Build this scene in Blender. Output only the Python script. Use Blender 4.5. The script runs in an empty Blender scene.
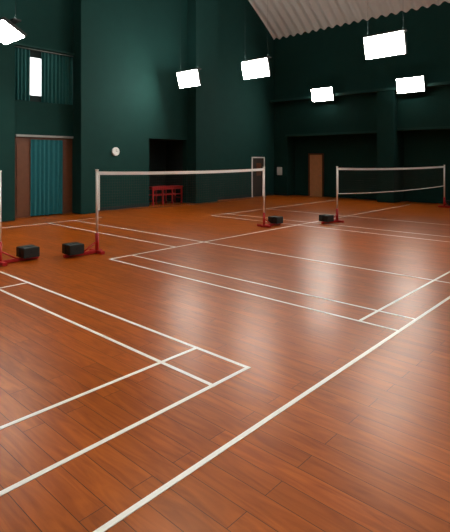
import bpy, bmesh, math, random
from mathutils import Vector, Matrix
random.seed(3)
scene=bpy.context.scene
try:
    scene.view_settings.view_transform='Standard'
    scene.view_settings.look='None'
except Exception as e: print(e)
F=470.0; H=1.75
CA,SA=0.7377,0.6751   # world X = u, world Y = v

# ---------------- materials
def mat(name,col,rough=0.6,metal=0,spec=0.5,emit=None,es=0,noise=0.0,nscale=8,bump=0.0):
    m=bpy.data.materials.new(name); m.use_nodes=True
    nt=m.node_tree; b=nt.nodes['Principled BSDF']
    b.inputs['Base Color'].default_value=(*col,1)
    b.inputs['Roughness'].default_value=rough
    b.inputs['Metallic'].default_value=metal
    b.inputs['Specular IOR Level'].default_value=spec
    if emit:
        b.inputs['Emission Color'].default_value=(*emit,1)
        b.inputs['Emission Strength'].default_value=es
    if noise or bump:
        tc=nt.nodes.new('ShaderNodeTexCoord'); n=nt.nodes.new('ShaderNodeTexNoise')
        n.inputs['Scale'].default_value=nscale; n.inputs['Detail'].default_value=6
        nt.links.new(tc.outputs['Object'],n.inputs['Vector'])
        if noise:
            mx=nt.nodes.new('ShaderNodeMix'); mx.data_type='RGBA'
            mx.inputs[6].default_value=(*[c*(1-noise) for c in col],1)
            mx.inputs[7].default_value=(*[min(1,c*(1+noise)) for c in col],1)
            nt.links.new(n.outputs['Fac'],mx.inputs[0]); nt.links.new(mx.outputs[2],b.inputs['Base Color'])
        if bump:
            bp=nt.nodes.new('ShaderNodeBump'); bp.inputs['Strength'].default_value=bump
            nt.links.new(n.outputs['Fac'],bp.inputs['Height']); nt.links.new(bp.outputs[0],b.inputs['Normal'])
    return m

def wood_floor():
    m=bpy.data.materials.new('floor_boards'); m.use_nodes=True
    nt=m.node_tree; N=nt.nodes; L=nt.links; b=N['Principled BSDF']
    tc=N.new('ShaderNodeTexCoord')
    mp=N.new('ShaderNodeMapping'); mp.inputs['Rotation'].default_value=(0,0,math.pi/2)
    L.new(tc.outputs['Object'],mp.inputs['Vector'])
    br=N.new('ShaderNodeTexBrick')
    br.inputs['Scale'].default_value=1; br.inputs['Brick Width'].default_value=1.5
    br.inputs['Row Height'].default_value=0.15; br.inputs['Mortar Size'].default_value=0.0024
    br.inputs['Mortar Smooth'].default_value=0.3
    br.offset=0.37; br.offset_frequency=2
    br.inputs['Color1'].default_value=(0,0,0,1); br.inputs['Color2'].default_value=(1,1,1,1)
    br.inputs['Mortar'].default_value=(0.5,0.5,0.5,1)
    L.new(mp.outputs[0],br.inputs['Vector'])
    # grain
    mp2=N.new('ShaderNodeMapping'); mp2.inputs['Scale'].default_value=(9,1.1,1)
    L.new(tc.outputs['Object'],mp2.inputs['Vector'])
    off=N.new('ShaderNodeVectorMath'); off.operation='ADD'
    sc=N.new('ShaderNodeVectorMath'); sc.operation='SCALE'; sc.inputs['Scale'].default_value=17
    L.new(br.outputs['Color'],sc.inputs[0]); L.new(mp2.outputs[0],off.inputs[0]); L.new(sc.outputs[0],off.inputs[1])
    n=N.new('ShaderNodeTexNoise'); n.inputs['Scale'].default_value=1.6; n.inputs['Detail'].default_value=7; n.inputs['Distortion'].default_value=1.6
    L.new(off.outputs[0],n.inputs['Vector'])
    rp=N.new('ShaderNodeValToRGB'); e=rp.color_ramp.elements
    e[0].position=0.30; e[0].color=(0.28,0.052,0.0025,1)
    e[1].position=0.70; e[1].color=(0.47,0.105,0.007,1)
    L.new(n.outputs['Fac'],rp.inputs[0])
    # board tone
    tone=N.new('ShaderNodeMapRange'); tone.inputs['To Min'].default_value=0.88; tone.inputs['To Max'].default_value=1.08
    L.new(br.outputs['Color'],tone.inputs[0])
    mul=N.new('ShaderNodeVectorMath'); mul.operation='SCALE'
    L.new(rp.outputs[0],mul.inputs[0]); L.new(tone.outputs[0],mul.inputs['Scale'])
    mx=N.new('ShaderNodeMix'); mx.data_type='RGBA'
    mx.inputs[7].default_value=(0.06,0.014,0.003,1)
    L.new(br.outputs['Fac'],mx.inputs[0]); L.new(mul.outputs[0],mx.inputs[6])
    L.new(mx.outputs[2],b.inputs['Base Color'])
    n2=N.new('ShaderNodeTexNoise'); n2.inputs['Scale'].default_value=1.2; n2.inputs['Detail'].default_value=5
    L.new(tc.outputs['Object'],n2.inputs['Vector'])
    r=N.new('ShaderNodeMapRange'); r.inputs['To Min'].default_value=0.28; r.inputs['To Max'].default_value=0.38
    L.new(n2.outputs['Fac'],r.inputs[0]); L.new(r.outputs[0],b.inputs['Roughness'])
    b.inputs['Specular IOR Level'].default_value=0.22
    b.inputs['Specular Tint'].default_value=(1.0,0.74,0.45,1)
    bp=N.new('ShaderNodeBump'); bp.inputs['Strength'].default_value=0.15; bp.inputs['Distance'].default_value=0.002; bp.invert=True
    L.new(br.outputs['Fac'],bp.inputs['Height']); L.new(bp.outputs[0],b.inputs['Normal'])
    return m

M_floor=wood_floor()
M_wall=mat('wall_green_paint',(0.0075,0.047,0.041),0.85,spec=0.2,noise=0.12,nscale=3,bump=0.04)
M_wall2=mat('wall_green_trim',(0.013,0.064,0.056),0.75,spec=0.25,noise=0.1,nscale=3)
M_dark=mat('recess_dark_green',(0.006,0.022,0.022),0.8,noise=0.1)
M_ceil=mat('ceiling_corrugated_sheet',(0.84,0.86,0.83),0.6,noise=0.04)
M_line=mat('court_line_paint',(1.0,0.97,0.90),0.4,spec=0.6,noise=0.02,nscale=20)
M_white=mat('white_tape',(0.97,0.97,0.95),0.6,noise=0.03)
M_post=mat('post_white_enamel',(0.95,0.95,0.92),0.35,noise=0.03)
M_red=mat('red_enamel',(0.50,0.018,0.02),0.4,noise=0.1)
M_black=mat('black_cast_weight',(0.012,0.018,0.018),0.55,noise=0.2)
M_net=mat('net_cord',(0.06,0.05,0.04),0.9,noise=0.1)
M_house=mat('lamp_housing',(0.03,0.035,0.035),0.5,noise=0.05)
M_lamp=mat('lamp_diffuser',(1,1,1),0.4,emit=(1.0,0.96,0.88),es=60,noise=0.01)
M_ceil_fill=mat('added_ceiling_fill',(1,1,1),0.4,emit=(1.0,0.97,0.92),es=95,noise=0.01)  # glow added only to brighten the ceiling
M_curt=mat('curtain_teal',(0.012,0.17,0.20),0.85,noise=0.15,nscale=10)
M_curt2=mat('curtain_dark_teal',(0.012,0.13,0.13),0.85,noise=0.15,nscale=10)
M_brown=mat('door_wood_dark',(0.17,0.06,0.024),0.5,noise=0.25,nscale=6)
M_door=mat('door_wood_light',(0.78,0.38,0.17),0.5,noise=0.15,nscale=6)
M_rail=mat('rail_grey',(0.34,0.38,0.36),0.5,noise=0.05)
M_glass=mat('window_daylight_pane',(0.9,0.9,0.9),0.3,emit=(0.95,1,1),es=1.6,noise=0.01)
M_clock=mat('clock_face',(0.9,0.92,0.9),0.5,noise=0.02)
M_board=mat('notice_board_face',(0.04,0.035,0.03),0.6,noise=0.3)

# ---------------- mesh helpers
class B:
    def __init__(s): s.bm=bmesh.new(); s.mats=[]
    def mi(s,m):
        if m not in s.mats: s.mats.append(m)
        return s.mats.index(m)
    def box(s,x0,x1,y0,y1,z0,z1,m,bev=0,M=None):
        r=bmesh.ops.create_cube(s.bm,size=1)
        vs=r['verts']
        for v in vs:
            v.co=Vector(((x0+x1)/2+v.co.x*(x1-x0),(y0+y1)/2+v.co.y*(y1-y0),(z0+z1)/2+v.co.z*(z1-z0)))
        fs=set(f for v in vs for f in v.link_faces); i=s.mi(m)
        for f in fs: f.material_index=i
        if bev:
            es=set(e for v in vs for e in v.link_edges)
            o=bmesh.ops.bevel(s.bm,geom=list(es),offset=bev,segments=2,affect='EDGES',clamp_overlap=True)
            for f in o['faces']: f.material_index=i
            vs=list(set(v for f in o['faces'] for v in f.verts)|set(v for v in vs if v.is_valid))
        if M is not None:
            bmesh.ops.transform(s.bm,matrix=M,verts=vs)
    def tube(s,p,q,r,m,seg=12,r2=None):
        p=Vector(p);q=Vector(q);d=q-p
        R=d.to_track_quat('Z','Y').to_matrix().to_4x4(); R.translation=(p+q)/2
        o=bmesh.ops.create_cone(s.bm,cap_ends=True,segments=seg,radius1=r,radius2=r if r2 is None else r2,depth=d.length,matrix=R)
        i=s.mi(m)
        for f in set(f for v in o['verts'] for f in v.link_faces):
            f.material_index=i
            if len(f.verts)==4: f.smooth=True
    def obj(s,name,parent=None,loc=None):
        me=bpy.data.meshes.new(name); s.bm.normal_update(); s.bm.to_mesh(me); s.bm.free()
        for m in s.mats: me.materials.append(m)
        o=bpy.data.objects.new(name,me); scene.collection.objects.link(o)
        if parent: o.parent=parent
        if loc: o.location=loc
        return o
def empty(name,loc=(0,0,0),rz=0):
    e=bpy.data.objects.new(name,None); e.location=loc; e.rotation_euler=(0,0,rz); e.empty_display_size=0.2
    scene.collection.objects.link(e); return e

# ---------------- room shell
U0,U1=-2.05,19.05; V0,V1=-4.0,14.1
b=B(); b.box(U0-0.3,U1+1.2,V0-0.3,V1+1.6,-0.2,0,M_floor); b.obj('floor')
ZT=12.1
# left wall (v = V1), openings: door bay, window, recess
b=B()
y0,y1=V1,V1+0.25
def lw(u0,u1,z0,z1,m=M_wall): b.box(u0,u1,y0,y1,z0,z1,m)
lw(U0,6.12,0,ZT)
lw(6.12,8.02,2.45,3.55); lw(6.12,8.02,5.15,ZT)
lw(8.02,11.16,0,ZT)
lw(11.16,13.1,2.57,ZT)
lw(13.1,U1+0.25,0,ZT)
b.obj('wall_left')
b=B()
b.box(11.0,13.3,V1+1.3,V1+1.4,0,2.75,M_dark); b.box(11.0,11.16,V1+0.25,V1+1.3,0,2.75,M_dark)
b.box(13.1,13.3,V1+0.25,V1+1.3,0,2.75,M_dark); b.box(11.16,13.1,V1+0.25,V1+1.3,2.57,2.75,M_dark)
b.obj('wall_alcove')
# pilasters on left wall
for u0,u1 in ((4.9,5.9),(8.01,8.67),(13.13,14.42)):
    b=B(); b.box(u0,u1,V1-0.5,V1,0,ZT,M_wall,bev=0.012); b.obj('wall_pilaster')
# far wall (u = U1)
b=B()
x0,x1=U1,U1+0.25
b.box(x0,x1,13.31,V1,0,7.9,M_wall)
b.box(x0,x1,8.57,13.31,2.9,7.9,M_wall)
b.box(x0,x1,7.84,8.57,0,7.9,M_wall)
b.box(x0,x1,2.6,7.84,2.95,7.9,M_wall)
b.box(x0,x1,V0,2.6,0,7.9,M_wall)
b.obj('wall_far')
b=B()
for a,c in ((8.57,13.31),(2.6,7.84)):
    b.box(x1+0.45,x1+0.55,a-0.1,c+0.1,0,3.1,M_wall)
    b.box(x1,x1+0.45,a-0.1,a,0,3.1,M_wall); b.box(x1,x1+0.45,c,c+0.1,0,3.1,M_wall)
    b.box(x1,x1+0.45,a,c,2.96,3.1,M_wall)
b.obj('wall_far_recess')
b=B(); b.box(U1-0.3,U1,7.84,8.57,0,4.6,M_wall,bev=0.012); b.obj('wall_pilaster')
b=B(); b.box(U1-0.34,U1,V0,V1,4.6,4.72,M_wall2); b.obj('trim_1')
b=B(); b.box(U1-0.04,U1,8.45,13.4,2.9,3.0,M_wall2); b.box(U1-0.04,U1,2.5,7.84,2.95,3.05,M_wall2); b.obj('trim_2')
# near walls
b=B(); b.box(U0-0.25,U1+0.25,V0-0.25,V0,0,ZT,M_wall); b.obj('wall_right')
b=B(); b.box(U0-0.25,U0,V0,V1,0,7.9,M_wall); b.obj('wall_near')
# skirting
b=B()
for a,c in ((U0,4.9),(8.67,11.16),(14.42,U1)): b.box(a,c,V1-0.02,V1,0,0.12,M_dark)
b.obj('baseboard_left')
b=B(); b.box(U1-0.02,U1,13.31,V1-0.02,0,0.12,M_dark); b.box(U1-0.02,U1,V0,2.6,0,0.12,M_dark); b.obj('baseboard_far')

# vaulted corrugated ceiling
bm=bmesh.new()
nu=48; nv=int((V1-V0)/0.05); uc=(U0+U1)/2; hw=(U1-U0)/2
rows=[]
for i in range(nu+1):
    u=U0+(U1-U0)*i/nu; t=(u-uc)/hw; z=7.8+4.24*(1-t*t)
    rows.append([bm.verts.new((u,V0+(V1-V0)*j/nv,z+0.06*math.sin(2*math.pi*(V0+(V1-V0)*j/nv)/0.42))) for j in range(nv+1)])
for i in range(nu):
    for j in range(nv):
        f=bm.faces.new((rows[i][j],rows[i][j+1],rows[i+1][j+1],rows[i+1][j])); f.smooth=True
me=bpy.data.meshes.new('ceiling'); bm.to_mesh(me); bm.free(); me.materials.append(M_ceil)
o=bpy.data.objects.new('ceiling',me); scene.collection.objects.link(o)

# ---------------- court lines
b=B(); W=0.018
def lu(u,a,c,w=W): b.box(u-w,u+w,a,c,0.0005,0.003,M_line)
def lv(v,a,c,w=W): b.box(a,c,v-w,v+w,0.0006,0.0034,M_line)
lv(1.93,U0+.3,18.5,0.019); lv(2.53,U0+.3,3.07); lv(3.15,U0+.3,3.07); lv(6.6,U0+.3,3.07)
lu(3.05,2.51,12.4); lu(2.625,2.51,12.4)
lu(4.75,1.93,7.12); lu(5.22,1.93,7.12); lu(7.09,1.93,12.4)
lv(7.1,4.73,18.5); lv(2.37,4.73,18.5)
lu(6.3,7.1,12.4); lv(12.4,U0+.3,8.0)
lu(10.64,1.93,10.3); lu(11.33,1.93,10.3); lu(13.4,1.93,10.3)
lv(10.3,10.62,18.5)
b.obj('court_lines')

# ---------------- badminton nets
def post(parent,name,x,sgn,weight=True):
    """x local along the net; sgn = outward direction"""
    b=B()
    b.tube((x,0,0.36),(x,0,1.55),0.024,M_post,16)
    b.tube((x,0,1.545),(x,0,1.575),0.030,M_post,16)
    b.tube((x,0,0.03),(x,0,0.38),0.034,M_red,16)
    b.obj(name+'_pole',parent)
    b=B()
    xa,xb=sorted((x-sgn*0.10,x+sgn*0.66))
    b.box(xa,xb,-0.035,0.035,0.004,0.06,M_red,bev=0.008)
    b.box(x-0.04,x+0.04,-0.22,0.22,0.004,0.06,M_red,bev=0.008)
    b.tube((x+sgn*0.30,0,0.045),(x+sgn*0.01,0,0.22),0.014,M_red,10)
    b.obj(name+'_foot',parent)
    if weight:
        b=B(); c=x+sgn*0.48
        for k in (-1,1):
            b.box(c-0.14,c+0.14,k*0.085-0.07,k*0.085+0.07,0.062,0.235,M_black,bev=0.008)
        b.box(c-0.12,c+0.12,-0.14,0.14,0.06,0.22,M_black,bev=0.006)
        b.tube((c,-0.17,0.16),(c,0.17,0.16),0.02,M_black,10)
        b.obj(name+'_weight',parent)
def net(p,q,white_bottom,sag=0.03):
    p=Vector(p);q=Vector(q);d=q-p;Ln=d.length
    e=empty('badminton_net',(p.x,p.y,0),math.atan2(d.y,d.x))
    post(e,'near_post',0,-1); post(e,'far_post',Ln,1)
    ztop=lambda t:1.535-sag*4*t*(1-t)
    zbot=lambda t:0.80-sag*6*t*(1-t)
    n=40
    b=B()
    for i in range(n):
        t0,t1=i/n,(i+1)/n
        a,c=Ln*t0,Ln*t1
        z0,z1=ztop(t0),ztop(t1)
        vs=[b.bm.verts.new(v) for v in ((a,-.006,z0-.065),(c,-.006,z1-.065),(c,-.006,z1),(a,-.006,z0),(a,.006,z0-.065),(c,.006,z1-.065),(c,.006,z1),(a,.006,z0))]
        for f in ((0,1,2,3),(7,6,5,4),(3,2,6,7),(4,5,1,0)):
            ff=b.bm.faces.new([vs[k] for k in f]); ff.material_index=b.mi(M_white)
        b.tube((a,0,zbot(t0)),(c,0,zbot(t1)),0.012 if white_bottom else 0.004,M_white if white_bottom else M_net,6)
    b.obj('net_tape',e)
    b=B(); st=0.055
    nx=int(Ln/st)
    for i in range(nx+1):
        t=i/nx; x=Ln*t; r=0.0011
        b.box(x-r,x+r,-r,r,zbot(t),ztop(t)-0.05,M_net)
    for j in range(1,13):
        s=j/13
        for i in range(10):
            t0,t1=i/10,(i+1)/10
            za=zbot(t0)+(ztop(t0)-.05-zbot(t0))*s; zb=zbot(t1)+(ztop(t1)-.05-zbot(t1))*s
            b.tube((Ln*t0,0,za),(Ln*t1,0,zb),0.0012,M_net,4)
    b.obj('net_mesh',e)
    b=B()
    for x in (0.045,Ln-0.045): b.box(x-.012,x+.012,-.005,.005,zbot(0),ztop(0),M_white)
    b.obj('net_side_tape',e)
net((4.896,7.744),(9.744,7.536),False)
net((11.92,6.62),(18.2,5.72),True,0.04)
net((-1.15,8.1),(3.26,8.1),False)

# ---------------- flood lamps
def lamp(u,v,z,w=1.04,h=0.56,tilt=-14):
    zc=7.8+4.24*(1-((u-uc)/hw)**2)
    e=empty('floodlight',(u,v,z))
    M=Matrix.Rotation(math.radians(tilt),4,'Y')  # face -X, tilt downward
    b=B(); b.box(0.012,0.10,-w/2-0.02,w/2+0.02,-h/2-0.02,h/2+0.02,M_house,bev=0.015,M=M); b.obj('housing',e)
    b=B(); b.box(-0.005,0.012,-w/2,w/2,-h/2,h/2,M_lamp,M=M); b.obj('diffuser',e)
    if u<18:  # added glowing tray, hidden from below, lifts the ceiling brightness
        tr=math.radians(abs(tilt)); zt=h/2+0.02 if tilt>-30 else 0.25*h*math.cos(tr)+0.13
        b=B(); b.box(0.0,0.16,-w/2,w/2,zt,zt+0.01,M_house)
        for xx in (-0.01,0.16): b.box(xx,xx+0.01,-w/2,w/2,zt,zt+0.04,M_house)
        for yy in (-w/2-0.01,w/2): b.box(-0.01,0.17,yy,yy+0.01,zt,zt+0.04,M_house)
        b.box(0.005,0.155,-w/2+0.01,w/2-0.01,zt+0.011,zt+0.016,M_ceil_fill); b.obj('added_fill_tray',e)
    b=B()
    for k in (-1,1):
        if u<18: b.tube((0.06,k*(w/2-0.05),0.05),(0.06,k*(w/2-0.05),zc-z-0.1),0.002,M_dark,6)
        else: b.tube((0.06,k*(w/2-0.2),0.1),(U1-u-0.01,k*(w/2-0.2),0.1),0.014,M_house,8)
    b.obj('bracket',e)
def from_px(px,py,dz=2.95):
    d=dz*F/(160-py); lat=(px-225)/F*d
    return SA*lat+CA*d, -CA*lat+SA*d
for px,py in ((188,79),(255,69),(384,45.5),(329,96),(410,85),(4,33)):
    u,v=from_px(px,py); lamp(min(u,18.6),v,4.7,tilt=-60 if px<10 else -14)
for u,v in ((11.75,1.2),(18.6,1.0),(4.6,5.2),(4.6,1.0),(11.75,-2)):  # unseen lamps added outside the view for more light
    lamp(u,v,4.7)

# ---------------- curtained door bay, left wall
def curtain(name,u0,u1,v,z0,z1,m,per=0.13,amp=0.035,parent=None):
    bm=bmesh.new(); n=int((u1-u0)/0.012); k=6; g=[]
    for i in range(n+1):
        u=u0+(u1-u0)*i/n; r=[]
        for j in range(k+1):
            s=j/k; a=amp*(0.6+0.5*s)
            r.append(bm.verts.new((u,v+a*math.sin(2*math.pi*u/per+0.6*math.sin(u*9)+s*0.5),z1+(z0-z1)*s)))
        g.append(r)
    for i in range(n):
        for j in range(k):
            f=bm.faces.new((g[i][j],g[i+1][j],g[i+1][j+1],g[i][j+1])); f.smooth=True
    me=bpy.data.meshes.new(name); bm.to_mesh(me); bm.free(); me.materials.append(m)
    o=bpy.data.objects.new(name,me); scene.collection.objects.link(o)
    if parent: o.parent=parent
    return o
e=empty('door_1')
b=B()
for a,c in ((6.12,6.66),(7.62,8.02)):
    b.box(a,c,V1+0.06,V1+0.11,0,2.40,M_brown)
    b.box(a+0.06,c-0.05,V1+0.045,V1+0.06,0.15,1.05,M_brown,bev=0.01)
    b.box(a+0.06,c-0.05,V1+0.045,V1+0.06,1.2,2.28,M_brown,bev=0.01)
b.box(6.12,8.02,V1+0.05,V1+0.14,2.36,2.45,M_brown)
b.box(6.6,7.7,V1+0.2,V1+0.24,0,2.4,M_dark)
b.obj('door_leaves',e)
b=B(); b.box(6.12,8.0,V1-0.06,V1+0.0,2.45,2.52,M_rail,bev=0.008); b.obj('rail',e)
curtain('door_curtain',6.60,7.66,V1-0.0,0.03,2.38,M_curt,per=0.15).parent=e
e=empty('window_1')
b=B()
b.box(6.12,8.02,V1+0.16,V1+0.2,3.55,5.15,M_glass)
b.box(6.12,8.02,V1+0.08,V1+0.14,3.55,3.62,M_dark); b.box(6.12,8.02,V1+0.08,V1+0.14,5.08,5.15,M_dark)
b.box(6.55,7.0,V1+0.1,V1+0.14,3.6,3.75,M_dark); b.box(6.55,7.0,V1+0.1,V1+0.14,4.93,5.1,M_dark)
b.obj('window_frame',e)
curtain('window_curtain_a',6.13,6.60,V1+0.04,3.56,5.12,M_curt2,per=0.12,parent=e)
curtain('window_curtain_b',6.95,8.01,V1+0.04,3.56,5.12,M_curt2,per=0.12,parent=e)
b=B(); b.box(6.0,8.01,V1-0.12,V1+0.0,5.18,5.24,M_wall2); b.tube((6.05,V1-.03,5.14),(8.0,V1-.03,5.14),0.012,M_rail,8); b.obj('curtain_rod',e)

# clock
e=empty('wall_clock',(9.65,V1,2.05))
b=B(); b.tube((0,-0.05,0),(0,0.0,0),0.15,M_post,32); b.tube((0,-0.055,0),(0,-0.05,0),0.132,M_clock,32); b.obj('clock_case',e)
b=B(); b.box(-.004,.004,-.060,-.056,0,0.09,M_black); b.box(-.005,.06,-.062,-.058,-.004,.004,M_black); b.obj('clock_hands',e)

# red bench table in alcove
e=empty('red_table',(12.2,V1+0.35,0))
b=B(); b.box(-.80,.80,-.25,.25,.66,.71,M_red,bev=.01); b.obj('top',e)
b=B()
for x in (-.74,-.25,.25,.74):
    for y in (-.2,.2): b.box(x-.025,x+.025,y-.025,y+.025,0,.66,M_red)
for y in (-.2,.2):
    b.box(-.74,.74,y-.015,y+.015,.36,.40,M_red); b.box(-.74,.74,y-.015,y+.015,.58,.66,M_red)
for x in (-.74,.74): b.box(x-.015,x+.015,-.2,.2,.2,.24,M_red)
b.obj('frame',e)

# far doors
e=empty('door_2')
b=B()
xd=x1+0.45
b.box(xd-0.05,xd,11.73,12.42,0,2.0,M_door)
for z0_,z1_ in ((.15,.9),(1.05,1.85)): b.box(xd-0.065,xd-0.05,11.83,12.32,z0_,z1_,M_door,bev=.01)
b.obj('door_leaf',e)
b=B()
b.box(xd-0.08,xd,11.66,11.73,0,2.07,M_brown); b.box(xd-0.08,xd,12.42,12.49,0,2.07,M_brown); b.box(xd-0.08,xd,11.66,12.49,2.0,2.07,M_brown)
b.tube((xd-.1,11.82,1.0),(xd-.05,11.82,1.0),.02,M_rail,10)
b.obj('door_frame',e)
e=empty('door_3')
b=B(); b.box(17.3,18.2,V1-0.03,V1,0,1.85,M_board)
b.box(17.25,17.31,V1-.05,V1,0,1.9,M_post); b.box(18.17,18.23,V1-.05,V1,0,1.9,M_post); b.box(17.25,18.23,V1-.05,V1,1.84,1.9,M_post)
b.box(17.6,17.95,V1-.04,V1-.03,1.0,1.6,M_brown)
b.obj('door_frame',e)
b=B()
b.box(U1-0.03,U1,13.6,13.9,1.0,1.4,M_post,bev=.005); b.obj('wall_notice')

# world
w=bpy.data.worlds.new('world'); scene.world=w; w.use_nodes=True
w.node_tree.nodes['Background'].inputs[0].default_value=(0.05,0.06,0.07,1)
w.node_tree.nodes['Background'].inputs[1].default_value=0.3

# camera
cam=bpy.data.cameras.new('camera'); co=bpy.data.objects.new('camera',cam); scene.collection.objects.link(co)
co.location=(0,0,H); co.rotation_euler=(math.radians(90),0,-math.atan2(CA,SA))
cam.sensor_width=36; cam.sensor_height=36; cam.sensor_fit='VERTICAL'
cam.lens=F/532*36; cam.shift_y=-106/532
scene.camera=co
